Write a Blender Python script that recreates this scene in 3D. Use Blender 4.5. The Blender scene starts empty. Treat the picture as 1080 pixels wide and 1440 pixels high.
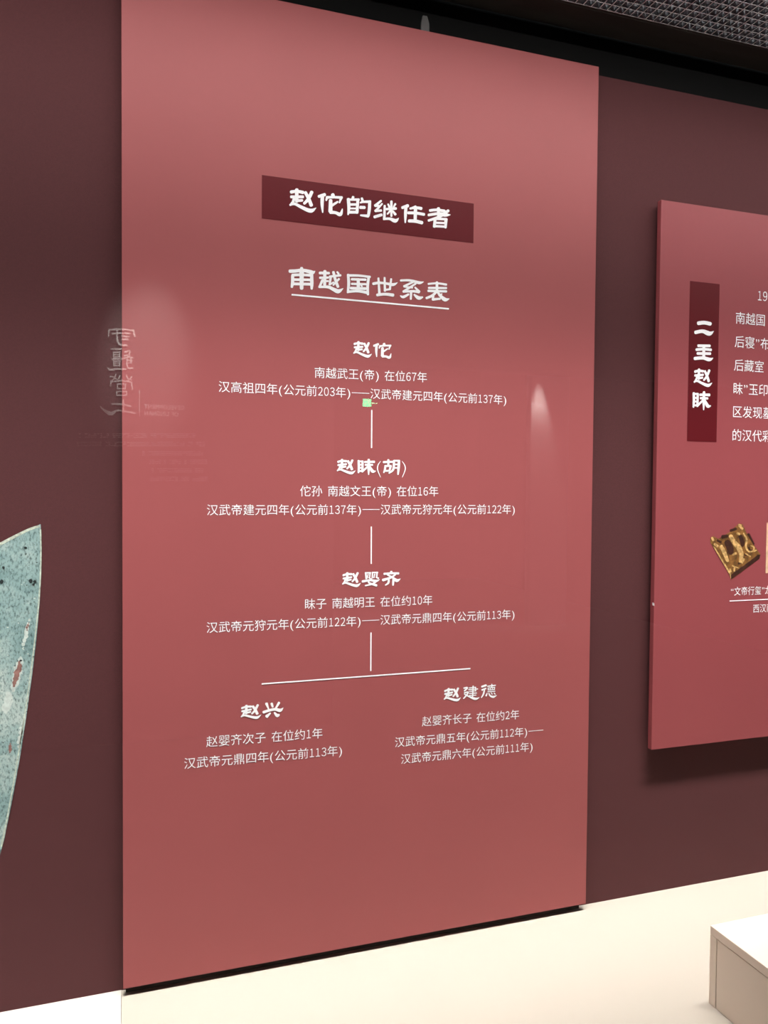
import bpy, bmesh, math, random
from mathutils import Vector, Matrix
from mathutils.geometry import delaunay_2d_cdt

# ------------------------------------------------------------------ camera
sc = bpy.context.scene
col = sc.collection
FPX = 1090.0                       # focal length in pixels of the 1080 x 1440 frame
YAW, PITCH, ROLL = math.radians(18.3227), math.radians(1.6586), math.radians(0.4551)
DIST, EYE = 1.90, 1.58             # distance to the big panel's face (plane y = 0), eye height
CAM = Vector((0, -DIST, EYE))
_F = Vector((math.sin(YAW)*math.cos(PITCH), math.cos(YAW)*math.cos(PITCH), -math.sin(PITCH)))
_R = Vector((math.cos(YAW), -math.sin(YAW), 0))
_U = _R.cross(_F)
RT = math.cos(ROLL)*_R + math.sin(ROLL)*_U
UP = -math.sin(ROLL)*_R + math.cos(ROLL)*_U
FW = _F
cd = bpy.data.cameras.new('camera')
cd.sensor_fit = 'HORIZONTAL'; cd.sensor_width = 36.0; cd.lens = FPX/1080*36.0
cd.clip_start = 0.02
cam = bpy.data.objects.new('camera', cd); col.objects.link(cam)
cam.matrix_world = Matrix(((RT.x, UP.x, -FW.x, CAM.x), (RT.y, UP.y, -FW.y, CAM.y),
                           (RT.z, UP.z, -FW.z, CAM.z), (0, 0, 0, 1)))
sc.camera = cam

# ------------------------------------------------------------------ world, exposure, case lights
w = bpy.data.worlds.new('world'); sc.world = w; w.use_nodes = True
w.node_tree.nodes['Background'].inputs[0].default_value = (0.9, 0.95, 1, 1)
w.node_tree.nodes['Background'].inputs[1].default_value = 0.0
sc.view_settings.view_transform = 'Standard'; sc.view_settings.look = 'None'
sc.view_settings.exposure = 0.04; sc.view_settings.gamma = 1.0
sc.view_settings.use_curve_mapping = False
sc.cycles.max_bounces = 7; sc.cycles.diffuse_bounces = 4; sc.cycles.glossy_bounces = 4; sc.cycles.transparent_max_bounces = 8
sc.cycles.caustics_reflective = False; sc.cycles.caustics_refractive = False

def area_light(name, loc, sx, sy, power, color, rot=(0, 0, 0), spread=180):
    l = bpy.data.lights.new(name, 'AREA'); l.shape = 'RECTANGLE'; l.size = sx; l.size_y = sy
    l.energy = power; l.color = color; l.spread = math.radians(spread)
    o = bpy.data.objects.new(name, l); o.location = loc; o.rotation_euler = rot; col.objects.link(o); return o
def spot_light(name, loc, target, power, size, blend, color, rad=0.02):
    l = bpy.data.lights.new(name, 'SPOT'); l.energy = power; l.spot_size = math.radians(size)
    l.spot_blend = blend; l.color = color; l.shadow_soft_size = rad
    o = bpy.data.objects.new(name, l); o.location = loc
    o.rotation_euler = (Vector(target)-Vector(loc)).to_track_quat('-Z', 'Y').to_euler()
    col.objects.link(o); return o

WALL_Y = 0.03                      # face of the maroon back wall
PLAT_Z = EYE - 1.2066              # top of the cream platform
SOFFIT_Z = EYE + 1.28              # underside of the showcase lid
WALLTOP_Z = EYE + 1.178
GLASS_Y = -0.90
LED_COL = (1.0, 0.965, 0.935)
# the louvre light in the lid runs on above and in front of the frame: its light leaves there
area_light('louver_light_offscreen', (0.9, -0.47, SOFFIT_Z-0.003), 5.9, 0.16, 63, LED_COL, (math.radians(10), 0, 0))
area_light('louver_downlight_offscreen', (0.9, -0.47, SOFFIT_Z-0.005), 5.9, 0.16, 62, LED_COL, (math.radians(10), 0, 0), 45)

# ------------------------------------------------------------------ helpers
def un(px, py, y=0.0):
    """photo pixel -> point on the plane parallel to the wall at depth y"""
    d = (px-540)/FPX*RT - (py-720)/FPX*UP + FW
    return CAM + d*((y-CAM.y)/d.y)

def mat(name, color, rough=0.5, metal=0.0, spec=0.5, noise=None, bump=None, emit=None):
    """noise=(scale, amount, detail): value variation of the colour; bump=(scale, strength, dist)"""
    m = bpy.data.materials.new(name); m.use_nodes = True
    nt = m.node_tree; b = nt.nodes['Principled BSDF']
    b.inputs['Base Color'].default_value = (*color, 1); b.inputs['Roughness'].default_value = rough
    b.inputs['Metallic'].default_value = metal; b.inputs['Specular IOR Level'].default_value = spec
    tc = nt.nodes.new('ShaderNodeTexCoord')
    if noise:
        n = nt.nodes.new('ShaderNodeTexNoise'); n.inputs['Scale'].default_value = noise[0]; n.inputs['Detail'].default_value = noise[2]
        nt.links.new(tc.outputs['Object'], n.inputs['Vector'])
        r = nt.nodes.new('ShaderNodeValToRGB')
        r.color_ramp.elements[0].position = 0.3; r.color_ramp.elements[1].position = 0.7
        r.color_ramp.elements[0].color = tuple(c*(1-noise[1]) for c in color)+(1,)
        r.color_ramp.elements[1].color = tuple(min(1, c*(1+noise[1])) for c in color)+(1,)
        nt.links.new(n.outputs['Fac'], r.inputs[0]); nt.links.new(r.outputs[0], b.inputs['Base Color'])
    if bump:
        n = nt.nodes.new('ShaderNodeTexNoise'); n.inputs['Scale'].default_value = bump[0]; n.inputs['Detail'].default_value = 4
        nt.links.new(tc.outputs['Object'], n.inputs['Vector'])
        bp = nt.nodes.new('ShaderNodeBump'); bp.inputs['Strength'].default_value = bump[1]; bp.inputs['Distance'].default_value = bump[2]
        nt.links.new(n.outputs['Fac'], bp.inputs['Height']); nt.links.new(bp.outputs[0], b.inputs['Normal'])
    if emit:
        b.inputs['Emission Color'].default_value = (*emit[0], 1); b.inputs['Emission Strength'].default_value = emit[1]
    return m

def srgb(r, g, b):
    f = lambda c: (c/255/12.92) if c/255 <= .04045 else ((c/255+.055)/1.055)**2.4
    return (f(r), f(g), f(b))

class MB:
    def __init__(s): s.v = []; s.f = []
    def poly(s, pts):
        i = len(s.v); s.v += [tuple(p) for p in pts]; s.f.append(tuple(range(i, i+len(pts))))
    def box(s, x0, x1, y0, y1, z0, z1):
        i = len(s.v)
        s.v += [(x0,y0,z0),(x1,y0,z0),(x1,y1,z0),(x0,y1,z0),(x0,y0,z1),(x1,y0,z1),(x1,y1,z1),(x0,y1,z1)]
        s.f += [tuple(i+k for k in q) for q in ((0,3,2,1),(4,5,6,7),(0,1,5,4),(1,2,6,5),(2,3,7,6),(3,0,4,7))]
    def slab(s, outline, y0, y1):
        """closed outline of (x,z), front at y0, back at y1 (outline counter-clockwise seen from -y)"""
        n = len(outline); i = len(s.v)
        s.v += [(x, y0, z) for x, z in outline] + [(x, y1, z) for x, z in outline]
        s.f.append(tuple(range(i, i+n))); s.f.append(tuple(range(i+2*n-1, i+n-1, -1)))
        for k in range(n):
            a, b = i+k, i+(k+1) % n
            s.f.append((a, a+n, b+n, b))
    def tube(s, p0, p1, r0, r1, n=20, cap=True):
        p0, p1 = Vector(p0), Vector(p1); d = (p1-p0).normalized()
        a = d.orthogonal().normalized(); b = d.cross(a); i = len(s.v)
        for p, r in ((p0, r0), (p1, r1)):
            s.v += [tuple(p + r*(math.cos(2*math.pi*k/n)*a + math.sin(2*math.pi*k/n)*b)) for k in range(n)]
        for k in range(n): s.f.append((i+k, i+(k+1) % n, i+n+(k+1) % n, i+n+k))
        if cap: s.f.append(tuple(range(i+n-1, i-1, -1))); s.f.append(tuple(range(i+n, i+2*n)))
    def build(s, name, m, parent=None, bevel=0, smooth=False):
        me = bpy.data.meshes.new(name); me.from_pydata(s.v, [], s.f); me.update()
        me.materials.append(m)
        if smooth:
            for p in me.polygons: p.use_smooth = True
        o = bpy.data.objects.new(name, me); col.objects.link(o)
        if parent: o.parent = parent
        if bevel:
            b = o.modifiers.new('bevel', 'BEVEL'); b.width = bevel; b.segments = 2; b.limit_method = 'ANGLE'
        return o

def tag(o, label=None, cat=None, group=None, kind=None):
    if label: o['label'] = label
    if cat: o['category'] = cat
    if group: o['group'] = group
    if kind: o['kind'] = kind
    return o
def empty(name, label, cat, loc=(0, 0, 0), group=None):
    o = bpy.data.objects.new(name, None); o.empty_display_size = .05; o.location = loc; col.objects.link(o)
    return tag(o, label, cat, group)
def localise(o):
    """children were built in world coordinates: keep them there under a moved parent"""
    for c in o.children: c.matrix_parent_inverse = Matrix.Translation(-o.location)

# ------------------------------------------------------------------ materials
M = {}
M['maroon'] = mat('maroon_wall_fabric', (0.084, 0.0262, 0.0285), 0.85, spec=.2, noise=(420, .10, 3), bump=(700, .2, .0008))
M['panel'] = mat('rose_red_board', (0.322, 0.079, 0.082), 0.55, spec=.3, noise=(3.0, .02, 2))
M['panel2'] = mat('rose_red_board_b', (0.285, 0.060, 0.068), 0.55, spec=.3, noise=(3.0, .02, 2))
M['bar'] = mat('oxblood_print', (0.105, 0.006, 0.010), 0.5, spec=.2)
M['white'] = mat('white_print', (0.94, 0.93, 0.95), 0.6, spec=.2)
M['black'] = mat('black_paint', (0.003, 0.003, 0.003), 0.8, spec=.2)
M['soffit'] = mat('dark_brown_paint', (0.020, 0.018, 0.015), 0.6, spec=.3, noise=(6, .1, 2))
M['strip'] = mat('dark_spacer', (0.02, 0.012, 0.009), 0.7, spec=.2)
M['cream'] = mat('cream_board', (0.365, 0.332, 0.285), 0.7, spec=.2, noise=(2.2, .012, 4), bump=(60, .05, .001))
M['ivory'] = mat('ivory_board', (0.455, 0.432, 0.395), 0.7, spec=.2, noise=(2.2, .01, 4))
M['block'] = mat('cream_block_paint', (0.70, 0.615, 0.515), 0.6, spec=.25, bump=(40, .04, .001))
M['silver'] = mat('bright_aluminium', (0.42, 0.45, 0.49), 0.25, metal=1.0)
M['lip_lit'] = mat('louvre_edge_lit', (0.80, 0.86, 0.92), 0.5, metal=.1)  # light caught by the blades' lower edges, put into a paler colour
M['grey'] = mat('grey_steel', (0.10, 0.095, 0.095), 0.5, metal=.3)
M['housing'] = mat('black_housing', (0.012, 0.012, 0.012), 0.5)
M['stone'] = mat('dark_floor', (0.34, 0.32, 0.30), 0.6, noise=(4, .08, 4))
M['roomwall'] = mat('grey_red_wall_paint', (0.13, 0.10, 0.105), 0.8, spec=.2, noise=(5, .05, 3))
M['darkwall'] = mat('dark_room_paint', (0.02, 0.017, 0.017), 0.9, spec=.1)
M['added_dado'] = mat('added_dado_tone', (0.13, 0.10, 0.105), 0.8, spec=.2)  # added dado, tone set to even out brightness in the mirrored room
M['pale'] = mat('pale_plaster', (0.80, 0.78, 0.76), 0.8, spec=.2)
M['lettering'] = mat('white_acrylic', (0.92, 0.92, 0.94), 0.5)
M['gold_mid'] = mat('gold_print_mid', (0.19, 0.085, 0.022), 0.5, noise=(60, .6, 4))
M['gold_light'] = mat('gold_print_light', (0.56, 0.34, 0.13), 0.5, noise=(110, .6, 4))
M['gold_dark'] = mat('gold_print_dark', (0.045, 0.014, 0.008), 0.5, noise=(60, .5, 3))
M['tan'] = mat('tan_print', (0.72, 0.50, 0.32), 0.5, noise=(50, .2, 3))
M['green'] = mat('exit_green', (0.02, 0.5, 0.2), 0.4, emit=((0.0, 1.0, 0.40), 15))
M['exitwhite'] = mat('exit_white', (0.8, 0.9, 0.85), 0.4, emit=((0.35, 1.0, 0.55), 10))
M['lens'] = mat('lamp_lens', (0.9, 0.9, 0.85), 0.3, emit=((1, .95, .88), 30))
M['diffuser'] = mat('lamp_diffuser', (0.9, 0.9, 0.9), 0.4, emit=((.90, .96, 1), 17))

def patina():
    m = bpy.data.materials.new('blue_green_patina_print'); m.use_nodes = True
    nt = m.node_tree; b = nt.nodes['Principled BSDF']; b.inputs['Roughness'].default_value = .55
    tc = nt.nodes.new('ShaderNodeTexCoord')
    n1 = nt.nodes.new('ShaderNodeTexNoise'); n1.inputs['Scale'].default_value = 9; n1.inputs['Detail'].default_value = 8; n1.inputs['Roughness'].default_value = .7
    n2 = nt.nodes.new('ShaderNodeTexNoise'); n2.inputs['Scale'].default_value = 210; n2.inputs['Detail'].default_value = 6; n2.inputs['Roughness'].default_value = .65
    mp = nt.nodes.new('ShaderNodeMapping'); mp.inputs['Scale'].default_value = (1, 1, .5); mp.inputs['Rotation'].default_value = (0, .6, 0)
    nt.links.new(tc.outputs['Object'], n1.inputs['Vector']); nt.links.new(tc.outputs['Object'], mp.inputs['Vector']); nt.links.new(mp.outputs[0], n2.inputs['Vector'])
    r1 = nt.nodes.new('ShaderNodeValToRGB'); e = r1.color_ramp.elements
    e[0].position = .30; e[0].color = (*srgb(108, 140, 140), 1); e[1].position = .72; e[1].color = (*srgb(192, 206, 200), 1)
    k = e.new(.5); k.color = (*srgb(146, 174, 172), 1)
    r2 = nt.nodes.new('ShaderNodeValToRGB'); e = r2.color_ramp.elements
    e[0].position = .33; e[0].color = (.10, .13, .13, 1); e[1].position = .52; e[1].color = (1, 1, 1, 1)
    k = e.new(.42); k.color = (.52, .56, .56, 1)
    mx = nt.nodes.new('ShaderNodeMix'); mx.data_type = 'RGBA'; mx.blend_type = 'MULTIPLY'; mx.inputs[0].default_value = .95
    nt.links.new(n1.outputs['Fac'], r1.inputs[0]); nt.links.new(n2.outputs['Fac'], r2.inputs[0])
    nt.links.new(r1.outputs[0], mx.inputs[6]); nt.links.new(r2.outputs[0], mx.inputs[7])
    nt.links.new(mx.outputs[2], b.inputs['Base Color'])
    return m
M['patina'] = patina()
M['patina_rim'] = mat('pale_patina_rim', srgb(186, 196, 180), .6, noise=(140, .4, 5))
M['rust'] = mat('rust_spot_print', srgb(142, 104, 96), .6, noise=(120, .35, 4))
M['bloom'] = mat('white_spot_print', srgb(196, 208, 202), .6, noise=(120, .15, 4))
M['pit'] = mat('dark_pit_print', srgb(34, 44, 44), .6)

def glass_mat():
    """clear sheet glass: what is not mirrored at the face passes straight through"""
    m = bpy.data.materials.new('sheet_glass'); m.use_nodes = True; nt = m.node_tree
    for n in list(nt.nodes): nt.nodes.remove(n)
    out = nt.nodes.new('ShaderNodeOutputMaterial'); mix = nt.nodes.new('ShaderNodeMixShader')
    tr = nt.nodes.new('ShaderNodeBsdfTransparent'); gl = nt.nodes.new('ShaderNodeBsdfGlossy')
    gl.inputs['Roughness'].default_value = 0.0; tr.inputs[0].default_value = (.99, .995, .99, 1)
    lw = nt.nodes.new('ShaderNodeLayerWeight'); lw.inputs[0].default_value = .5
    pw = nt.nodes.new('ShaderNodeMath'); pw.operation = 'POWER'; pw.inputs[1].default_value = 5
    ma = nt.nodes.new('ShaderNodeMath'); ma.operation = 'MULTIPLY_ADD'; ma.inputs[1].default_value = .95; ma.inputs[2].default_value = .043
    nt.links.new(lw.outputs['Facing'], pw.inputs[0]); nt.links.new(pw.outputs[0], ma.inputs[0])
    nt.links.new(ma.outputs[0], mix.inputs[0]); nt.links.new(tr.outputs[0], mix.inputs[1]); nt.links.new(gl.outputs[0], mix.inputs[2])
    nt.links.new(mix.outputs[0], out.inputs[0])
    return m
M['glass'] = glass_mat()

# ------------------------------------------------------------------ the setting
X0, X1 = -2.2, 4.2                 # showcase ends
FAR_Y, LETTER_Y = -12.6, -4.9
def struct(name, m, *boxes):
    b = MB()
    for q in boxes: b.box(*q)
    return tag(b.build(name, m), kind='structure')
struct('floor', M['stone'], (-6.1, 6.1, FAR_Y-.1, .3, -.1, 0))
struct('wall_back', M['maroon'], (X0, X1, WALL_Y, WALL_Y+.03, 0, WALLTOP_Z))
struct('wall_upper_shade', M['black'], (X0, X1, WALL_Y+.05, WALL_Y+.1, WALLTOP_Z-.2, SOFFIT_Z+.3))  # shaded cavity above the maroon wall, its darkness put in as black
struct('trim_1', M['soffit'], (X0, X1, -.085, .016, SOFFIT_Z, SOFFIT_Z+.02))                     # soffit board behind the louvre
struct('ceiling', M['black'], (-6.1, 6.1, FAR_Y-.1, .2, 5.0, 5.1))
struct('trim_2', M['black'], (X0, X1, GLASS_Y-.02, -.59, SOFFIT_Z, SOFFIT_Z+.02))                # lid board above the glass
struct('trim_3', M['black'], (-6.1, 6.1, GLASS_Y-.05, GLASS_Y+.012, SOFFIT_Z+.02, 5.0))          # fascia over the case
struct('wall_left', M['darkwall'], (-6.1, -6.0, FAR_Y, GLASS_Y, 0, 5.0))
struct('wall_right', M['darkwall'], (6.0, 6.1, FAR_Y, GLASS_Y, 0, 5.0))
struct('wall_far', M['darkwall'], (-6.1, 6.1, FAR_Y-.1, FAR_Y, 0, 5.0))
struct('wall_showcase_left', M['maroon'], (X0-.05, X0, GLASS_Y, WALL_Y+.1, 0, SOFFIT_Z+.02))
struct('wall_showcase_right', M['maroon'], (X1, X1+.05, GLASS_Y, WALL_Y+.1, 0, SOFFIT_Z+.02))
struct('trim_4', M['darkwall'], (X0-.05, X1+.05, GLASS_Y-.02, GLASS_Y+.02, 0, PLAT_Z-.045))      # front skirt below the glass

# cream platform: one long board, one whiter board beside it
seam_x = -0.0155
b = MB(); b.box(seam_x+.0003, X1, GLASS_Y+.02, WALL_Y, PLAT_Z-.04, PLAT_Z)
tag(b.build('display_platform', M['cream'], bevel=.0012), 'long cream platform board below the large tall panel', 'platform')
b = MB(); b.box(X0, seam_x-.0003, GLASS_Y+.02, WALL_Y-.022, PLAT_Z-.04, PLAT_Z+.002)
tag(b.build('display_platform', M['ivory'], bevel=.0012), 'ivory white platform board below the blue-green blade picture', 'platform')
struct('trim_5', M['ivory'], (X0, seam_x, WALL_Y-.0205, WALL_Y, PLAT_Z-.04, PLAT_Z+.0005))
struct('trim_6', M['darkwall'], (X0, X1, GLASS_Y+.03, WALL_Y, 0, PLAT_Z-.04))                    # body carrying the platform

# glass front
b = MB(); b.box(X0, X1, GLASS_Y-.006, GLASS_Y+.006, PLAT_Z-.045, SOFFIT_Z+.002)
tag(b.build('showcase_glass', M['glass']), 'clear glass front of the showcase with faint mirrored lettering', 'glass')

# ------------------------------------------------------------------ lettering tools
def spline(pts, n=6):
    """Catmull-Rom through (x, y, w)"""
    if len(pts) < 3: 
        return [tuple(pts[0][k]+(pts[1][k]-pts[0][k])*t/4 for k in range(3)) for t in range(5)]
    out = []
    P = [pts[0]]+list(pts)+[pts[-1]]
    for i in range(1, len(P)-2):
        for t in range(n):
            t /= n
            out.append(tuple(.5*(2*P[i][k]+(P[i+1][k]-P[i-1][k])*t+(2*P[i-1][k]-5*P[i][k]+4*P[i+1][k]-P[i+2][k])*t*t
                       + (3*P[i][k]-P[i-1][k]-3*P[i+1][k]+P[i+2][k])*t**3) for k in range(3)))
    out.append(tuple(pts[-1]))
    return out
def stroke_polys(pts, grow=1.0):
    """brush stroke along (x, y, width) points -> list of polygons in the same plane"""
    s = spline(pts); n = len(s); L = []; Rr = []; polys = []
    for i, (x, y, wd) in enumerate(s):
        a = s[max(0, i-1)]; c = s[min(n-1, i+1)]
        dx, dy = c[0]-a[0], c[1]-a[1]; l = math.hypot(dx, dy) or 1
        nx, ny = -dy/l, dx/l; h = max(wd, 2)*grow/2
        L.append((x+nx*h, y+ny*h)); Rr.append((x-nx*h, y-ny*h))
    for i in range(n-1): polys.append([L[i], L[i+1], Rr[i+1], Rr[i]])
    for i, j in ((0, 1), (n-1, n-2)):                      # blunt rounded ends
        x, y, wd = s[i]; dx, dy = x-s[j][0], y-s[j][1]; l = math.hypot(dx, dy) or 1; dx /= l; dy /= l
        h = max(wd, 2)*grow/2
        polys.append([(x+h*(math.sin(t)*dx*.75-math.cos(t)*dy), y+h*(math.sin(t)*dy*.75+math.cos(t)*dx)) for t in (0, .6, 1.2, 1.9, 2.5, math.pi)])
    return polys

# brush-written characters: crop origin x, y, crop scale, strokes ((points...), (widths...))
H = {}
A_ = (400, 250, 7.714); B_ = (500, 260, 7.2); C_ = (400, 365, 8.64); D_ = (515, 370, 8.64)
E_ = (465, 636, 9.391); F_ = (465, 795, 9.391); G_ = (325, 975, 12.0); H_ = (610, 950, 10.8); I_ = (960, 430, 9.0)
H['赵'] = (A_, [((72,156,132,148,200,160),(30,26,30)), ((133,130,133,258),(32,30)), ((72,208,200,208),(26,26)), ((140,250,192,246),(24,24)),
    ((104,222,92,262,62,298),(24,24,18)), ((60,296,110,284,180,318,255,352,298,356,344,326),(18,24,28,34,34,4)),
    ((226,160,262,228,290,300),(28,30,32)), ((296,156,258,232,214,280),(30,30,24))])
H['佗'] = (A_, [((436,184,372,204),(30,26)), ((411,196,408,290,414,376),(32,28,12)), ((522,184,532,206),(32,28)), ((458,214,540,212,622,216),(24,22,24)),
    ((462,216,452,246),(24,16)), ((616,214,596,272),(26,14)), ((500,246,498,366),(32,36)), ((576,262,516,300),(18,24)),
    ((500,374,555,380,606,398,628,338),(32,26,32,8))])
H['的'] = (A_, [((744,210,736,236),(24,20)), ((692,232,698,320,690,400),(28,28,14)), ((694,238,806,238),(20,22)), ((796,236,786,380),(26,26)),
    ((700,291,786,291),(22,22)), ((700,334,784,334),(16,16)), ((694,374,784,374),(26,26)), ((838,224,846,258,822,272),(20,22,14)),
    ((846,262,930,260),(20,24)), ((924,258,920,340,910,412),(26,28,24)), ((908,416,826,408),(28,16)), ((822,322,868,324),(28,28))])
H['继'] = (B_, [((258,162,198,212),(16,24)), ((198,212,236,214),(20,18)), ((268,192,232,232,200,266),(14,18,22)), ((200,266,258,260),(18,20)),
    ((190,326,262,304),(24,24)), ((294,212,290,340),(18,22)), ((284,346,345,344,402,364,436,336),(20,22,32,4)), ((362,168,362,318),(20,18)),
    ((312,246,408,240),(20,22)), ((328,196,342,226),(14,18)), ((402,194,384,226),(18,14)), ((350,262,322,296),(16,14)), ((376,266,402,300),(16,22))])
H['任'] = (B_, [((528,212,472,232),(28,24)), ((508,232,504,310,502,382),(26,24,12)), ((608,222,552,242),(22,16)), ((552,240,610,232,664,240),(18,22,26)),
    ((532,284,610,286,692,300),(24,24,24)), ((606,236,602,366),(28,26)), ((540,366,605,368,672,384),(26,28,28))])
H['者'] = (B_, [((752,260,820,254,900,266),(22,22,24)), ((838,238,838,310),(26,24)), ((738,306,840,292,905,304,958,304),(22,24,32,6)),
    ((938,262,850,322,738,362),(24,24,20)), ((804,350,796,424),(24,24)), ((914,348,910,434),(28,18)), ((804,344,914,348),(20,20)),
    ((800,384,910,388),(18,18)), ((800,418,912,424),(20,20))])
H['南'] = (C_, [((208,104,208,150),(30,44)), ((64,142,130,140,210,132,290,144,340,158,372,140),(34,34,34,36,40,4)), ((98,196,98,280,88,336),(30,32,24)),
    ((96,190,210,186,338,194),(28,28,28)), ((330,196,332,290,330,356),(32,34,24)), ((208,150,208,352),(46,36)), ((108,245,322,248),(26,26)), ((104,296,324,300),(28,28))])
H['越'] = (C_, [((428,164,540,166),(28,26)), ((490,142,488,306),(32,30)), ((430,222,532,220),(24,22)), ((495,264,532,262),(20,18)), ((462,250,424,336),(26,22)),
    ((420,334,530,334,600,366,655,386,714,350),(22,30,36,42,4)), ((548,208,680,192),(22,24)), ((562,210,548,306),(24,22)), ((550,306,596,276),(18,16)),
    ((594,152,618,246,650,332),(26,28,28)), ((662,236,592,310),(22,18)), ((640,152,656,172),(18,22))])
H['国'] = (C_, [((772,184,780,290,768,402),(24,30,20)), ((772,194,900,196,1038,212),(26,24,24)), ((1024,208,1010,320,1014,426),(26,28,22)),
    ((768,392,890,384,1012,404),(26,26,30)), ((816,240,985,246),(24,24)), ((816,296,985,300),(22,22)), ((804,348,985,354),(28,28)), ((896,240,896,350),(32,32)), ((930,314,942,326),(16,16))])
H['世'] = (D_, [((84,252,160,240,240,248,325,262,380,236),(28,26,24,30,4)), ((147,184,160,380),(20,26)), ((222,178,226,338),(20,24)), ((302,194,286,318),(20,22)),
    ((226,326,290,318),(20,20)), ((132,388,228,378,326,390),(28,28,32))])
H['系'] = (D_, [((418,212,520,210,600,228,650,240,696,228),(22,24,28,30,6)), ((566,232,458,282),(20,22)), ((458,286,560,300),(18,18)), ((600,250,450,348),(20,24)),
    ((450,348,560,342,640,352),(22,24,28)), ((592,296,644,348),(18,24)), ((544,350,540,438),(26,20)), ((512,380,450,412,414,398),(20,28,12)), ((582,384,636,424,684,414),(18,36,16))])
H['表'] = (D_, [((754,254,860,246,972,262),(20,20,22)), ((758,302,972,304),(22,22)), ((752,338,972,344),(24,24)), ((858,234,858,345),(26,26)), ((850,350,800,396,730,426),(24,26,24)),
    ((816,384,808,438),(22,22)), ((806,442,894,434),(26,22)), ((862,350,910,408,958,444,1006,434),(20,30,38,8)), ((918,376,882,396),(14,16))])
H['眜'] = (E_, [((368,112,372,190,366,268),(24,26,18)), ((420,118,418,256),(24,24)), ((366,120,420,120),(18,18)), ((372,164,420,164),(15,15)), ((372,206,420,206),(15,15)), ((370,248,420,248),(18,18)),
    ((450,128,510,126,574,126),(22,22,26)), ((458,166,550,166),(22,22)), ((502,98,500,200,500,294),(26,28,12)), ((492,186,428,244),(20,20)), ((512,186,552,250,592,248),(20,34,8))])
H['胡'] = (E_, [((698,130,810,126),(24,22)), ((760,102,760,178),(24,22)), ((722,178,714,230,700,268),(22,22,14)), ((716,182,796,180),(20,20)), ((792,182,774,248),(24,20)), ((706,246,774,244),(20,20)),
    ((834,112,826,225,768,276),(24,24,14)), ((902,110,896,200,888,292),(24,28,16)), ((834,112,902,112),(20,20)), ((830,160,894,160),(16,16)), ((826,206,892,206),(16,16))])
H['婴'] = (F_, [((462,98,468,176),(18,18)), ((520,98,514,160),(16,14)), ((456,98,526,98),(14,16)), ((494,116,482,168),(12,12)), ((504,160,528,184),(12,18)),
    ((552,96,548,166),(16,16)), ((612,94,606,160),(18,14)), ((546,94,620,94),(14,16)), ((582,112,570,164),(12,12)), ((598,158,630,170),(12,18)),
    ((420,212,520,196,595,206,646,186),(26,22,28,4)), ((538,178,500,226,604,264),(16,18,26)), ((602,206,556,242,456,268),(20,20,16))])
H['齐'] = (F_, [((798,84,806,108),(26,24)), ((706,112,800,104,894,106),(24,20,24)), ((858,116,796,160,690,194),(16,22,30)), ((748,122,818,162,872,200,920,176),(18,22,34,4)),
    ((768,192,758,234,722,260),(22,22,14)), ((828,186,822,260),(26,20))])
H['兴'] = (G_, [((596,172,630,260),(40,20)), ((684,172,700,226),(36,28)), ((808,156,748,258),(34,24)), ((546,318,640,286,740,268,826,284,878,242),(38,36,38,46,6)),
    ((662,332,600,388),(20,46)), ((732,324,774,372,808,360),(24,46,28))])
H['建'] = (H_, [((456,190,508,184,464,232),(20,24,20)), ((464,262,520,250,492,300,450,348),(18,20,22,16)), ((462,280,545,322,632,352,692,330),(14,24,34,4)),
    ((596,158,588,318),(18,18)), ((536,186,636,176),(13,13)), ((528,212,666,202),(15,15)), ((538,240,640,230),(13,13)), ((540,270,648,264),(14,14)), ((540,300,640,296),(13,13)), ((634,176,632,234),(14,14))])
H['德'] = (H_, [((792,146,728,168),(28,26)), ((788,194,730,218),(22,22)), ((768,214,752,280,722,332),(20,22,14)), ((816,162,936,146),(16,16)), ((880,130,880,176),(14,14)),
    ((820,188,926,176),(12,12)), ((822,218,924,208),(12,12)), ((824,186,826,220),(12,12)), ((922,176,920,210),(12,12)), ((856,184,856,214),(9,9)), ((890,180,890,212),(9,9)),
    ((818,244,928,236),(13,13)), ((808,268,792,306),(14,22)), ((834,268,856,306,905,322,956,296),(16,22,30,4)), ((868,258,886,280),(12,16)), ((914,262,930,282),(12,16))])
H['二'] = (I_, [((196,222,270,214,348,230),(40,38,38)), ((160,338,250,322,335,352,390,322),(36,38,46,4))])
H['主'] = (I_, [((196,506,340,508),(28,28)), ((172,556,264,550,356,558),(28,28,28)), ((186,604,346,606),(28,28)), ((266,506,264,664),(30,30)), ((152,668,255,660,335,680,384,660),(34,34,38,4))])

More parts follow.
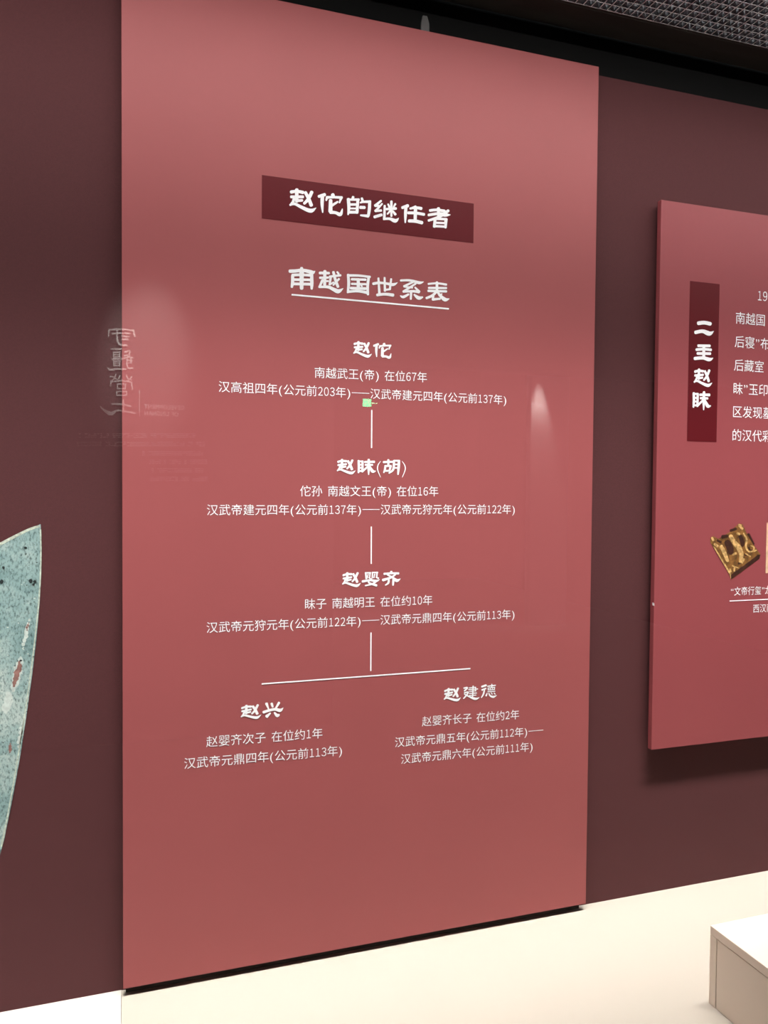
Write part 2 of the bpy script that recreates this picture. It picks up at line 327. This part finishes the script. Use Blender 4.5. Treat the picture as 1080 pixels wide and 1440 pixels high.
def glyph_plane(ch):
    """brush character as polygons on the panel plane, centred, 1 = its own width"""
    (ox, oy, k), strokes = H[ch]
    polys = []
    for xy, ws in strokes:
        polys += stroke_polys([(xy[2*i], xy[2*i+1], ws[i]) for i in range(len(ws))], 1.08 if ch in '德建' else 1.22)
    P = [[(lambda v: (v.x, v.z))(un(ox+x/k, oy+y/k)) for x, y in q] for q in polys]
    xs = [p[0] for q in P for p in q]; zs = [p[1] for q in P for p in q]
    return P, (min(xs), max(xs), min(zs), max(zs))
GP = {c: glyph_plane(c) for c in H}
def union(P):
    """overlapping polygons -> triangles that cover the same area once"""
    vs = []; fs = []
    for q in P:
        a = sum(q[i][0]*q[(i+1) % len(q)][1]-q[(i+1) % len(q)][0]*q[i][1] for i in range(len(q)))
        if abs(a) < 1e-12: continue
        if a < 0: q = q[::-1]
        fs.append(list(range(len(vs), len(vs)+len(q)))); vs += [Vector((p[0]*1000, p[1]*1000)) for p in q]
    V, _, Fo, _, _, _ = delaunay_2d_cdt(vs, [], fs, 0, 1e-4)
    Q = [[vs[i] for i in f] for f in fs]
    BB = [(min(p.x for p in q), max(p.x for p in q), min(p.y for p in q), max(p.y for p in q)) for q in Q]
    def inside(c):
        for q, (a, b_, d, e) in zip(Q, BB):
            if a <= c.x <= b_ and d <= c.y <= e:
                r = False
                for i in range(len(q)):
                    p0, p1 = q[i-1], q[i]
                    if (p0.y > c.y) != (p1.y > c.y) and c.x < (p1.x-p0.x)*(c.y-p0.y)/(p1.y-p0.y)+p0.x: r = not r
                if r: return True
        return False
    return [[(V[i].x/1000, V[i].y/1000) for i in f] for f in Fo if inside(sum((V[i] for i in f), Vector((0, 0)))/len(f))]
def flat_poly_mesh(mb, P, y):
    for q in P:
        a = sum(q[i][0]*q[(i+1) % len(q)][1]-q[(i+1) % len(q)][0]*q[i][1] for i in range(len(q)))
        if a < 0: q = q[::-1]
        mb.poly([(x, y, z) for x, z in q])
def brush_line(parent, name, spec, y, m, home=False):
    """spec: list of (char, px x0, py y0, px x1, py y1) boxes in the photo"""
    for ch, bx0, by0, bx1, by1 in spec:
        mb = MB()
        P, (x0, x1, z0, z1) = GP[ch]
        if bx0 is not None:
            a = un(bx0, (by0+by1)/2, y); c = un(bx1, (by0+by1)/2, y); t = un((bx0+bx1)/2, by0, y); d = un((bx0+bx1)/2, by1, y)
            sx = (c.x-a.x)/(x1-x0); sz = (t.z-d.z)/(z1-z0); cx = (a.x+c.x)/2; cz = (t.z+d.z)/2
            P = [[(cx+(x-(x0+x1)/2)*sx, cz+(z-(z0+z1)/2)*sz) for x, z in q] for q in P]
        flat_poly_mesh(mb, union(P), y)
        mb.build('character', m, parent)

# printed sans characters come out of the built-in font
_gc = {}
_fc = bpy.data.curves.new('glyph', 'FONT'); _fo = bpy.data.objects.new('glyph', _fc); col.objects.link(_fo)
_fc.resolution_u = 3
def glyph(ch, off):
    if (ch, off) not in _gc:
        _fc.body = ch; _fc.offset = off; _fc.size = 1
        dg = bpy.context.evaluated_depsgraph_get(); dg.update()
        me = bpy.data.meshes.new_from_object(_fo.evaluated_get(dg))
        _gc[(ch, off)] = ([(v.co.x, v.co.y) for v in me.vertices], [tuple(p.vertices) for p in me.polygons])
        bpy.data.meshes.remove(me)
    return _gc[(ch, off)]
def text_layout(s, off=0.0):
    """-> polygons list in em units starting at x = 0, and the total width"""
    x = 0; polys = []
    for ch in s:
        if ch == ' ': x += .42; continue
        if ch == '~':                                      # long dash
            polys.append([(x+.06, .352), (x+1.66, .352), (x+1.66, .404), (x+.06, .404)]); x += 1.72; continue
        V, Fc = glyph(chr(ord(ch)+0xFEE0) if ch.isdigit() else ch, off)
        if not V: continue
        mn = min(v[0] for v in V); mxx = max(v[0] for v in V)
        if ch.isdigit():
            wd = .42 if ch != '1' else .36
            k = wd/(mxx-mn); adv = .53; dx = (adv-wd)/2-mn*k
        elif ch in '()':
            k = 1.15; wd = (mxx-mn)*1.15; mn *= 1.15; adv = .43; dx = (adv-wd)/2-mn
        elif ch in '“”':
            k = 1.0; wd = mxx-mn; adv = .52; dx = (adv-wd)/2-mn
        elif ord(ch) < 128:
            k = 1.0; adv = mxx+.06; dx = 0
        else:
            k = 1.0; adv = 1.0; dx = 0
        for f in Fc: polys.append([(x+dx+V[i][0]*k, V[i][1]) for i in f])
        x += adv
    return polys, x
def text_line(parent, name, s, pl, pr=None, em=None, y=-.0006, m=None, off=-.002, zscale=1.0):
    """text between photo points pl and pr (mid-height of the characters), or with a fixed em size"""
    P, wdt = text_layout(s, off)
    a = un(*pl, y)
    xs = [p[0] for q in P for p in q]; x0, x1 = min(xs), max(xs)
    if pr:
        c = un(*pr, y); k = (c.x-a.x)/(x1-x0); slope = (c.z-a.z)/(c.x-a.x)
    else: k = em; slope = 0
    mb = MB()
    flat_poly_mesh(mb, [[(a.x+(x-x0)*k, a.z+slope*(x-x0)*k+(zz-.38)*k*zscale) for x, zz in q] for q in P], y)
    return mb.build(name, m or M['white'], parent)
def rule(parent, p, q, width_px, y=-.0006, m=None):
    a, c = un(*p, y), un(*q, y); d = (c-a); d.normalize(); n = Vector((-d.z, 0, d.x))*(width_px*DIST/FPX/2)
    mb = MB(); flat_poly_mesh(mb, [[((a-n).x, (a-n).z), ((c-n).x, (c-n).z), ((c+n).x, (c+n).z), ((a+n).x, (a+n).z)]], y)
    return mb.build('ruled_line', m or M['white'], parent)

# ------------------------------------------------------------------ the large panel
PX0, PX1, PZ0, PZ1 = -.0114, 1.2502, EYE-1.1863, EYE+1.1833
pan = empty('text_panel', 'large tall rose red panel with a white Chinese family tree', 'panel', ((PX0+PX1)/2, WALL_Y, PZ0))
b = MB(); b.box(PX0, PX1, 0, .014, PZ0, PZ1); b.build('board', M['panel'], pan, bevel=.0008)
b = MB(); b.box(PX0+.006, PX1-.012, .017, WALL_Y, PLAT_Z, PZ1-.05); tag(b.build('backing_frame', M['strip'], pan), 'dark recessed backing frame')
b = MB(); b.box(PX0+.05, PX1-.05, .0135, .0175, PZ0+.05, PZ1-.05); b.build('spacer', M['strip'], pan)
hk = un(597, 35, .02)
b = MB(); b.slab([(hk.x-.012, PZ1-.06), (hk.x+.012, PZ1-.06), (hk.x+.011, hk.z+.002), (hk.x+.005, hk.z+.02), (hk.x-.007, hk.z+.02), (hk.x-.011, hk.z)], .0145, .0205)
tag(b.build('hanging_clip', M['grey'], pan), 'small grey hanging clip above the top edge')
q = [un(368.2, 307.2, -.0004), un(666, 341.8, -.0004), un(666, 287.2, -.0004), un(368.2, 245, -.0004)]
bx0, bx1 = (q[0].x+q[3].x)/2, (q[1].x+q[2].x)/2; bz0, bz1 = (q[0].z+q[1].z)/2, (q[2].z+q[3].z)/2
b = MB(); b.box(bx0, bx1, -.0004, .0002, bz0, bz1); tag(b.build('title_bar', M['bar'], pan), 'dark oxblood title bar')
Y1 = -.0008
home = lambda s: [(c, None, None, None, None) for c in s]
brush_line(pan, 'title_lettering', home('赵佗的继任者'), Y1, M['white'])
brush_line(pan, 'subtitle_lettering', home('南越国世系表'), Y1, M['white'])
rule(pan, (410, 414.3), (631.3, 434.3), 2.3)
brush_line(pan, 'name_lettering', [('赵', 496.6, 480, 523, 502.6), ('佗', 524.6, 482, 550.4, 504)], Y1, M['white'])
brush_line(pan, 'name_lettering', [('赵', 473.6, 645.4, 500, 667)] + home('眜胡'), Y1, M['white'])
for pts in ([(658,118,6),(624,170,13),(620,235,14),(658,330,6)], [(942,118,6),(978,175,13),(982,235,14),(944,330,6)]):
    mbp = MB()
    flat_poly_mesh(mbp, union([[(lambda v: (v.x, v.z))(un(465+x/9.391, 636+y/9.391)) for x, y in qq] for qq in stroke_polys(pts)]), Y1)
    mbp.build('bracket', M['white'], pan)
brush_line(pan, 'name_lettering', [('赵', 481, 804.4, 507.4, 825.8)] + home('婴齐'), Y1, M['white'])
brush_line(pan, 'name_lettering', [('赵', 338.4, 990.6, 367.4, 1011.6)] + home('兴'), Y1, M['white'])
brush_line(pan, 'name_lettering', [('赵', 624, 967, 648.2, 986.8)] + home('建德'), Y1, M['white'])
for p, qq in (((522.8, 576.5), (522.5, 630)), ((522.2, 740.5), (522, 793)), ((521.7, 889.5), (521.4, 943.5)), ((368, 961.8), (661.5, 940.2))):
    rule(pan, p, qq, 1.9)
for s, a, c in (('南越武王(帝) 在位67年', (442.5, 523.6), (600.4, 530.6)),
                ('汉高祖四年(公元前203年)~汉武帝建元四年(公元前137年)', (307.5, 543.4), (712, 562.2)),
                ('佗孙 南越文王(帝) 在位16年', (422, 690.4), (616.4, 690.8)),
                ('汉武帝建元四年(公元前137年)~汉武帝元狩元年(公元前122年)', (291, 717), (724, 716)),
                ('眜子 南越明王 在位约10年', (429, 849.6), (608, 843.6)),
                ('汉武帝元狩元年(公元前122年)~汉武帝元鼎四年(公元前113年)', (290.5, 882.6), (723.5, 863.4)),
                ('赵婴齐次子 在位约1年', (290, 1043.2), (453.5, 1030.6)),
                ('汉武帝元鼎四年(公元前113年)', (259, 1073.8), (481, 1055)),
                ('赵婴齐长子 在位约2年', (593.5, 1014.6), (730, 1004.4)),
                ('汉武帝元鼎五年(公元前112年)~', (555.5, 1044), (764, 1026.6)),
                ('汉武帝元鼎六年(公元前111年)', (564, 1067.6), (749, 1049.4))):
    text_line(pan, 'text_line', s, a, c)
localise(pan)

# ------------------------------------------------------------------ the second panel
RX0, RZ0, RZ1 = 1.4655, EYE-.7612, EYE+.8435
pan2 = empty('text_panel', 'shorter rose red panel with a gold seal picture and an upright title bar', 'panel', (RX0+.65, WALL_Y, RZ0))
b = MB(); b.box(RX0, RX0+1.30, 0, .017, RZ0, RZ1); b.build('board', M['panel2'], pan2, bevel=.0008)
b = MB(); b.box(RX0+.06, RX0+1.24, .016, WALL_Y, RZ0+.06, RZ1-.06); b.build('backing_frame', M['strip'], pan2)
q = [un(965.3, 620.6, -.0004), un(1006.6, 621.4, -.0004), un(1013, 399.4, -.0004), un(971.2, 395.4, -.0004)]
bx0, bx1 = (q[0].x+q[3].x)/2, (q[1].x+q[2].x)/2; bz0, bz1 = (q[0].z+q[1].z)/2, (q[2].z+q[3].z)/2
b = MB(); b.box(bx0, bx1, -.0004, .0002, bz0, bz1); tag(b.build('title_bar', M['bar'], pan2), 'dark oxblood upright title bar')
brush_line(pan2, 'title_lettering', home('二主') + [('赵', 975.5, 518.4, 1001.7, 543.9), ('眜', 973.8, 550, 1000, 576.6)], Y1, M['white'])
em = .0385
for s, p in (('19', (1066, 415.4)), ('南越国', (1034.8, 446.6)), ('后寝”布', (1033.4, 480)), ('后藏室', (1032.4, 513)),
             ('眜”玉印', (1031.6, 546)), ('区发现墓', (1031, 578.6)), ('的汉代彩', (1030.2, 611.6))):
    text_line(pan2, 'text_line', s, p, em=em, off=-.002)
text_line(pan2, 'caption_line', '“文帝行玺”龙', (1028, 831.8), em=.0262, off=-.002, zscale=1.08)
text_line(pan2, 'caption_line', '西汉南', (1059.2, 855.8), em=.0262, off=-.002, zscale=1.08)
r0 = un(1026, 845.2); 
b = MB(); b.box(r0.x, r0.x+.30, -.0006, 0, r0.z-.0013, r0.z+.0013); b.build('ruled_line', M['white'], pan2)
b = MB(); c0 = un(1078.2, 735); c1 = un(1078.2, 806)
b.box(c0.x, c0.x+.13, -.0006, 0, c1.z, c0.z); tag(b.build('picture', M['tan'], pan2), 'tan square picture beside the gold seal picture')
# printed picture of the gold seal
def zp(pts, y): return [(lambda v: (v.x, v.z))(un(980+pts[i]/8, 700+pts[i+1]/8, y)) for i in range(0, len(pts), 2)]
def print_layer(name, m, y, outlines=(), strokes=(), parent=None):
    mb = MB()
    P = [zp(o, y) for o in outlines]
    for xy, ws in strokes:
        P += [zp([c for p in qq for c in p], y) for qq in stroke_polys([(xy[2*i], xy[2*i+1], ws[i]) for i in range(len(ws))])]
    flat_poly_mesh(mb, union(P) if strokes else P, y)
    return mb.build(name, m, parent)
seal = print_layer('seal_picture', M['gold_mid'], -.0006, outlines=[(150,500,152,450,180,428,240,462,370,385,470,290,515,298,560,400,640,530,716,636,704,684,385,922,366,860,180,545)], parent=pan2)
tag(seal, 'printed picture of a square gold seal with a coiled knob')
print_layer('shadow_print', M['gold_dark'], -.0008, parent=seal,
    outlines=[(384,918,376,870,520,768,690,640,716,640,704,684)],
    strokes=[((340,500,370,560,384,620),(70,80,60)), ((488,430,512,500,514,540),(44,50,30)), ((290,440,340,430),(44,30)), ((580,410,640,520),(30,20)),
             ((380,370,440,350),(30,30)), ((230,480,270,500),(26,26)), ((540,640,600,650),(24,24)), ((470,740,500,720),(24,24)), ((585,560,600,590,620,590),(20,20,10))])
print_layer('highlight_print', M['gold_light'], -.0010, parent=seal,
    outlines=[(180,545,205,560,384,850,384,918,366,860)],
    strokes=[((380,430,420,500,470,560,500,640,490,720),(44,50,60,50,34)), ((525,400,560,470,552,550,580,600,630,600,640,555,606,540),(16,22,20,20,16,16,10)),
             ((272,545,310,620,345,710),(40,46,34)), ((170,450,186,480),(26,24)), ((200,520,232,545),(26,30)), ((478,314,512,350),(26,26)), ((495,310,470,300),(20,16)),
             ((455,400,480,410),(24,24)), ((405,640,440,625),(20,26)), ((372,800,384,830),(16,24)), ((425,790,420,825),(22,18)), ((530,690,510,735),(22,18)),
             ((550,630,600,660),(14,18)), ((640,600,668,590),(20,16)), ((400,765,470,790),(16,12))])
nk = un(914.6, 849.5, .008)
b = MB(); b.slab([(RX0-.0008, nk.z-.003), (RX0+.001, nk.z-.005), (RX0+.0006, nk.z+.002), (RX0-.0008, nk.z+.005)], -.0006, .007)
tag(b.build('edge_chip', M['white'], pan2), 'small white chip on the left edge')
localise(pan2)

# ------------------------------------------------------------------ blade picture on the wall
YW = WALL_Y-.0015
def wpts(pts): return [(lambda v: (v.x, v.z))(un(x, y, YW)) for x, y in pts]
right = [(57,737),(58.6,772),(58,805),(55.5,850),(51,900),(45,950),(37,1008),(28,1066),(17,1126),(6,1180),(-1,1206)]
outline = right + [(-22,1262),(-60,1316),(-130,1346),(-230,1334),(-300,1262),(-338,1150),(-352,1010),(-342,880),(-318,800),(-292,752),(-200,800),(-120,806),(-60,794),(0,763),(30,748)]
oc = wpts(outline)[::-1]
a2 = sum(oc[i][0]*oc[(i+1) % len(oc)][1]-oc[(i+1) % len(oc)][0]*oc[i][1] for i in range(len(oc)))
if a2 < 0: oc = oc[::-1]
b = MB(); b.slab(oc, YW, WALL_Y)
blade = b.build('blade_picture', M['patina'])
tag(blade, 'blue-green pitted blade picture printed on the dark maroon wall', 'picture')
def wall_strokes(name, m, y, strokes, label=None):
    for pts in strokes:
        mb = MB()
        flat_poly_mesh(mb, union([[(lambda v: (v.x, v.z))(un(px, py, y)) for px, py in qq] for qq in stroke_polys(pts)]), y)
        o = mb.build(name, m, blade)
        if label: o['label'] = label
wall_strokes('rim', M['patina_rim'], YW-.0003, [[(-60,796,4),(-20,776,4),(10,760,4),(40,745,3.5),(55,740,3)], [(57,745,1.6),(57.4,790,1.2),(55,840,1.6),(49,900,1.4),(40,970,1.4),(26,1060,1.2),(12,1140,2.2),(2,1190,2.2)]])
rb = random.Random(11)
def blob(cx, cy, r, sq=1.0):
    return [(cx+math.cos(t*math.pi/4)*r*rb.uniform(.65, 1.3), cy+math.sin(t*math.pi/4)*r*sq*rb.uniform(.65, 1.3)) for t in range(8)]
def wall_blobs(name, m, y, polys, label=None):
    mb = MB(); flat_poly_mesh(mb, union([[(lambda v: (v.x, v.z))(un(px, py, y)) for px, py in q] for q in polys]), y)
    o = mb.build(name, m, blade)
    if label: o['label'] = label
    return o
def along(x0, y0, x1, y1, r, n):
    return [blob(x0+(x1-x0)*k/(n-1)+rb.uniform(-1, 1), y0+(y1-y0)*k/(n-1), r*(1-.5*abs(2*k/(n-1)-1)**2), 1.2) for k in range(n)]
wall_blobs('pale_spot', M['bloom'], YW-.0003, along(29, 927, 18, 970, 6.4, 9))
wall_blobs('rust_spot', M['rust'], YW-.0005, along(28, 932, 20, 964, 4.2, 8), 'brown oblong spot')
wall_blobs('pale_spot', M['bloom'], YW-.0003, along(41, 872, 32, 912, 3.4, 8))
wall_blobs('rust_fleck', M['rust'], YW-.0005, along(40, 876, 38, 886, 1.8, 4))
wall_blobs('pale_spot', M['bloom'], YW-.0003, along(12, 976, 8, 1000, 7, 6))
wall_blobs('pale_spot', M['bloom'], YW-.0003, along(32, 1018, 25, 1050, 3.6, 6))
wall_blobs('rust_fleck', M['rust'], YW-.0005, along(15, 1046, 14, 1058, 2.4, 4))
pits = [blob(49, 818, 3, .7), blob(43, 817, 2.4, 1.4), blob(47, 822, 2.2, .8), blob(2, 818, 3.4, .8), blob(5, 798, 2.0, 1.2), blob(36, 770, 2.2, .7), blob(29, 929, 2.0, .7)]
for k in range(150):
    px = rb.uniform(-300, 54); py = 772+rb.random()**1.7*300
    if px > 52-(max(0, py-850)/330)**1.5*40 or py < 806-(px > 0)*px*.85: continue
    pits.append(blob(px, py, rb.uniform(.5, 1.5), .55))
o = wall_blobs('pit', M['pit'], YW-.0007, pits); o['kind'] = 'stuff'
fl = []
for k in range(220):
    px = rb.uniform(-300, 54); py = 770+rb.random()*420
    if px > 52-(max(0, py-850)/330)**1.5*48 or py < 802-(px > 0)*px*.85: continue
    fl.append(blob(px, py, rb.uniform(.6, 1.7), .6))
o = wall_blobs('pale_fleck', M['bloom'], YW-.0004, fl); o['kind'] = 'stuff'

# ------------------------------------------------------------------ display block on the platform
BX, BY, BH = 1.3028, -.437, .1863
blk = empty('display_block', 'cream display block with a recessed side panel on the platform', 'plinth', (BX+.4, BY-.2, PLAT_Z))
BF = -.82
b = MB(); b.box(BX+.004, BX+.80, BF+.004, BY-.004, PLAT_Z, PLAT_Z+BH-.004); b.build('body', M['block'], blk)
b = MB(); b.box(BX, BX+.804, BF, BY, PLAT_Z+BH-.021, PLAT_Z+BH); b.build('top', M['block'], blk, bevel=.0015)
b = MB(); b.box(BX, BX+.006, BY-.021, BY, PLAT_Z, PLAT_Z+BH-.021); b.build('stile', M['block'], blk, bevel=.001)
b = MB(); b.box(BX, BX+.006, BF, BF+.021, PLAT_Z, PLAT_Z+BH-.021); b.build('stile', M['block'], blk, bevel=.001)
b = MB(); b.box(BX+.0008, BX+.006, BF+.0225, BY-.0225, PLAT_Z+.001, PLAT_Z+BH-.0225); b.build('side_panel', M['block'], blk, bevel=.001)
localise(blk)

# ------------------------------------------------------------------ egg-crate louvre in the lid
LX0, CELL, NXC, LY0, NYC = -2.15, .0242, 258, -.088, 20
LX1, LY1 = LX0+CELL*NXC, LY0-CELL*NYC
lou = empty('ceiling_louver', 'silver egg-crate louvre light in the dark showcase lid', 'ceiling light', (LX0, LY0, SOFFIT_Z))
def blade_mesh(length, along_x):
    t0, t1, h = .0005, .0085, .013
    mb = MB()
    prof = [(-.0012, 0), (.0012, 0), (.0034, .005), (t1, h), (-t1, h), (-.0034, .005)]
    pts = [[(s, p[0], p[1]) if along_x else (p[0], s, p[1]) for p in prof] for s in (0, length)]
    mb.v = pts[0]+pts[1]; n = 6
    mb.f = [tuple(range(n)), tuple(range(2*n-1, n-1, -1))] + [(k, k+n, (k+1) % n+n, (k+1) % n) for k in range(n)]
    me = bpy.data.meshes.new('blade'); me.from_pydata(mb.v, [], mb.f)
    bm = bmesh.new(); bm.from_mesh(me); bmesh.ops.recalc_face_normals(bm, faces=bm.faces); bm.to_mesh(me); bm.free()
    me.materials.append(M['silver']); me.materials.append(M['lip_lit'])
    for p in me.polygons:
        if max(me.vertices[i].co.z for i in p.vertices) < .001: p.material_index = 1
    return me
mx, my = blade_mesh(LX1-LX0, True), blade_mesh(LY0-LY1, False)
def put(me, loc):
    o = bpy.data.objects.new('blade', me); o.location = loc; o.parent = lou; col.objects.link(o)
for j in range(NYC+1): put(mx, (0, -CELL*j, 0))
for i in range(NXC+1): put(my, (CELL*i, -CELL*NYC, 0))
b = MB(); b.box(0, LX1-LX0, LY1-LY0, 0, .030, .034); tag(b.build('diffuser', M['diffuser'], lou), 'lit diffuser above the louvre')
b = MB(); b.box(0, LX1-LX0, .010, .013, -.001, .034); b.build('frame', M['soffit'], lou)

# ------------------------------------------------------------------ the room that the glass mirrors
def mirror_pt(px, py, y_real):
    """a point of the room seen mirrored in the glass at this pixel, on the plane y = y_real"""
    v = un(px, py, 2*GLASS_Y - y_real); return Vector((v.x, y_real, v.z))
lw0 = mirror_pt(470, 600, LETTER_Y).x
struct('wall_opposite', M['roomwall'], (-6.0, lw0, LETTER_Y-.12, LETTER_Y-.004, 0, 5.0), (lw0, 6.0, LETTER_Y-.12, LETTER_Y-.004, mirror_pt(560, 512, LETTER_Y).z, 5.0))
struct('trim_7', M['added_dado'], (-6.0, lw0, LETTER_Y-.004, LETTER_Y-.001, 0, mirror_pt(300, 745, LETTER_Y).z))
LYF = LETTER_Y+.002
sign = empty('wall_lettering', 'white brush title with English lines mirrored in the glass', 'sign', mirror_pt(165, 540, LETTER_Y))
def ref_strokes(name, strokes, k, m=M['lettering']):
    mb = MB(); T = []
    for xy, ws in strokes:
        for qq in stroke_polys([(xy[2*i], xy[2*i+1], ws[i]) for i in range(len(ws))]):
            T.append([(lambda v: (v.x, v.z))(mirror_pt(130+x/6.353, 440+y/6.353, LYF)) for x, y in qq])
    for q in union(T):
        P = [Vector((x, LYF, z)) for x, z in q]
        if (P[1]-P[0]).cross(P[2]-P[0]).y < 0: P = P[::-1]
        mb.poly(P)
    return mb.build(name, m, sign)
ref_strokes('character', [((150,152,142,212),(14,10)), ((146,152,260,146,368,158),(13,13,13)), ((366,156,378,212),(14,14)), ((178,186,250,180,334,186),(11,11,11)), ((222,160,222,235,246,284,304,290),(14,14,16,14)), ((258,206,330,214),(10,12)), ((262,236,318,236),(12,12))], 1)
ref_strokes('character', [((166,326,258,322),(12,12)), ((190,350,190,395),(9,9)), ((246,346,240,396),(9,9)), ((186,352,248,350),(9,9)), ((188,374,246,372),(8,8)), ((184,394,246,392),(9,9)), ((176,412,262,410),(11,11)),
    ((190,430,192,474),(9,9)), ((246,430,240,474),(9,9)), ((186,432,250,430),(9,9)), ((190,452,244,450),(8,8)), ((186,472,246,470),(9,9)), ((134,488,160,508,220,500,300,504),(4,18,13,11)),
    ((290,350,334,340,326,372),(10,11,10)), ((284,382,336,376),(9,10)), ((272,410,290,404,320,392,362,404),(10,9,9,8)), ((316,380,308,440,318,490,360,494),(11,11,12,11)), ((308,420,352,426),(9,10)), ((320,450,352,446),(9,9)), ((342,404,344,450),(10,10))], 1)
ref_strokes('character', [((160,568,200,572),(12,8)), ((212,548,190,592,162,612),(10,10,8)), ((196,580,226,600),(9,9)), ((246,560,232,590),(10,10)), ((304,556,316,586,352,598),(11,10,9)), ((352,568,330,598,300,610),(11,10,8)),
    ((166,612,162,656),(18,6)), ((166,618,260,606,352,620),(12,12,12)), ((350,618,356,688),(13,9)), ((226,632,222,676),(10,10)), ((294,636,294,680),(10,10)), ((224,634,298,636),(10,10)), ((222,676,296,678),(10,10)),
    ((216,702,218,736),(10,10)), ((306,702,304,736),(10,10)), ((214,702,308,702),(10,10)), ((216,736,306,736),(10,10)), ((262,590,266,612),(9,9))], 1)
ref_strokes('character', [((276,778,276,886),(13,13)), ((174,814,260,816,342,834),(11,13,13)), ((68,832,104,868,166,900,230,872,380,896),(5,20,34,14,14))], 1)
ref_strokes('divider', [((420,692,420,924),(6,6))], 1, M['lettering'])
def eng(s, px0, px1, py):
    P, wdt = text_layout(s, 0)
    xs = [p[0] for q in P for p in q]; a, c = min(xs), max(xs); mb = MB()
    p0 = mirror_pt(px1, py, LYF); p1 = mirror_pt(px0, py, LYF)     # reads from right to left in the mirror
    k = (p0.x-p1.x)/(c-a)
    for q in P:
        V = [Vector((p0.x-(x-a)*k, LYF, p0.z+(zz-.36)*k*1.15)) for x, zz in q]
        if (V[1]-V[0]).cross(V[2]-V[0]).y < 0: V = V[::-1]
        mb.poly(V)
    mb.build('english_line', M['lettering'], sign)
eng('DEVELOPMENT', 203, 259, 573.5); eng('OF LINGNAN', 203, 251, 582.5)
# the paragraph below is too blurred to read: rows of small marks
rnd = random.Random(5)
mb = MB()
for x0, x1, y in ((110,273,612),(108,288,624),(200,288,637),(210,288,649),(213,288,661),(211,288,673)):
    x = x0
    while x < x1:
        wd = rnd.uniform(3.2, 5.2)
        if rnd.random() > .1:
            for dy in (-2.4, 0, 2.4):
                if rnd.random() < .85:
                    P = [mirror_pt(x+a*wd*.8, y+dy+c*.9, LYF) for a, c in ((0,0),(1,0),(1,1),(0,1))]
                    if (P[1]-P[0]).cross(P[2]-P[0]).y < 0: P = P[::-1]
                    mb.poly(P)
        x += wd
o = mb.build('paragraph', mat('pale_vinyl', (.9, .88, .88), .7), sign); o['kind'] = 'stuff'
localise(sign)

# spotlights of the room
def track_spot(loc, target, power, size, blend, color, label, lname):
    loc = Vector(loc); d = (Vector(target)-loc).normalized()
    r = empty('track_spotlight', label, 'spotlight', loc)
    b = MB(); b.tube(d*-.12, d*.02, .035, .04); b.build('head', M['housing'], r)
    b = MB(); b.tube(d*.012, d*.016, .034, .034); b.build('lens', M['lens'], r)
    b = MB(); b.tube(d*-.05, (d*-.05).xy.to_3d()+Vector((0, 0, 5.0-loc.z)), .008, .008, 10); b.build('stem', M['housing'], r)
    spot_light(lname, loc+d*.03, target, power, size, blend, color, .03)
t1 = mirror_pt(208, 492, LETTER_Y)
track_spot((t1.x+.1, LETTER_Y+1.1, 4.0), t1, 1700, 20, 1.0, (1, .9, .82), 'black track spotlight aimed at the white lettering', 'lettering_spot_offscreen')

# pale partition with a scallop of light, green exit sign
PYP = -7.9
pl = mirror_pt(747, 560, PYP); pr = mirror_pt(800, 560, PYP)
b = MB(); b.box(pl.x, pr.x, PYP-.10, PYP, 0, 5.0)
tag(b.build('partition', M['pale']), 'pale narrow partition lit by a small spotlight mirrored in the glass', 'partition')
tp = mirror_pt(758, 529, PYP)
track_spot((tp.x, PYP+.07, tp.z+.02), (tp.x, PYP-.02, tp.z-.45), 150, 40, .6, (1, .96, .92), 'small spotlight grazing the pale partition', 'partition_spot_offscreen')
ey = -11.0
e0, e1 = mirror_pt(510.6, 560.5, ey), mirror_pt(522.2, 572, ey)
ex = empty('exit_sign', 'small green glowing exit sign mirrored in the glass', 'exit sign', ((e0.x+e1.x)/2, ey, e1.z))
b = MB(); b.box(min(e0.x, e1.x), max(e0.x, e1.x), ey-.02, ey, e1.z, e0.z); b.build('panel', M['green'], ex, bevel=.006)
mb = MB(); y = ey+.002
def sp(x, yy): v = mirror_pt(480+x/13.5, 550+yy/13.5, y); return v
for x0, y0, x1, y1 in ((572,215,628,245),(650,220,684,245)):
    P = [sp(x0,y0), sp(x1,y0), sp(x1,y1), sp(x0,y1)]
    if (P[1]-P[0]).cross(P[2]-P[0]).y < 0: P = P[::-1]
    mb.poly(P)
mb.build('arrow', M['exitwhite'], ex)
mb = MB()
for q in (((435,160,470,160,470,180,435,180)), (480,165,545,165,545,185,480,185), (505,185,540,185,530,230,500,230), (430,255,460,215,480,225,455,275), (520,230,545,240,545,285,525,285)):
    P = [sp(q[i], q[i+1]) for i in range(0, 8, 2)]
    if (P[1]-P[0]).cross(P[2]-P[0]).y < 0: P = P[::-1]
    mb.poly(P)
mb.build('running_figure', M['exitwhite'], ex)
b = MB(); b.tube(((e0.x+e1.x)/2, ey-.01, e0.z-.002), ((e0.x+e1.x)/2, ey-.01, 5.0), .006, .006, 8); b.build('hanging_rod', M['housing'], ex)
localise(ex)

bpy.data.objects.remove(_fo)
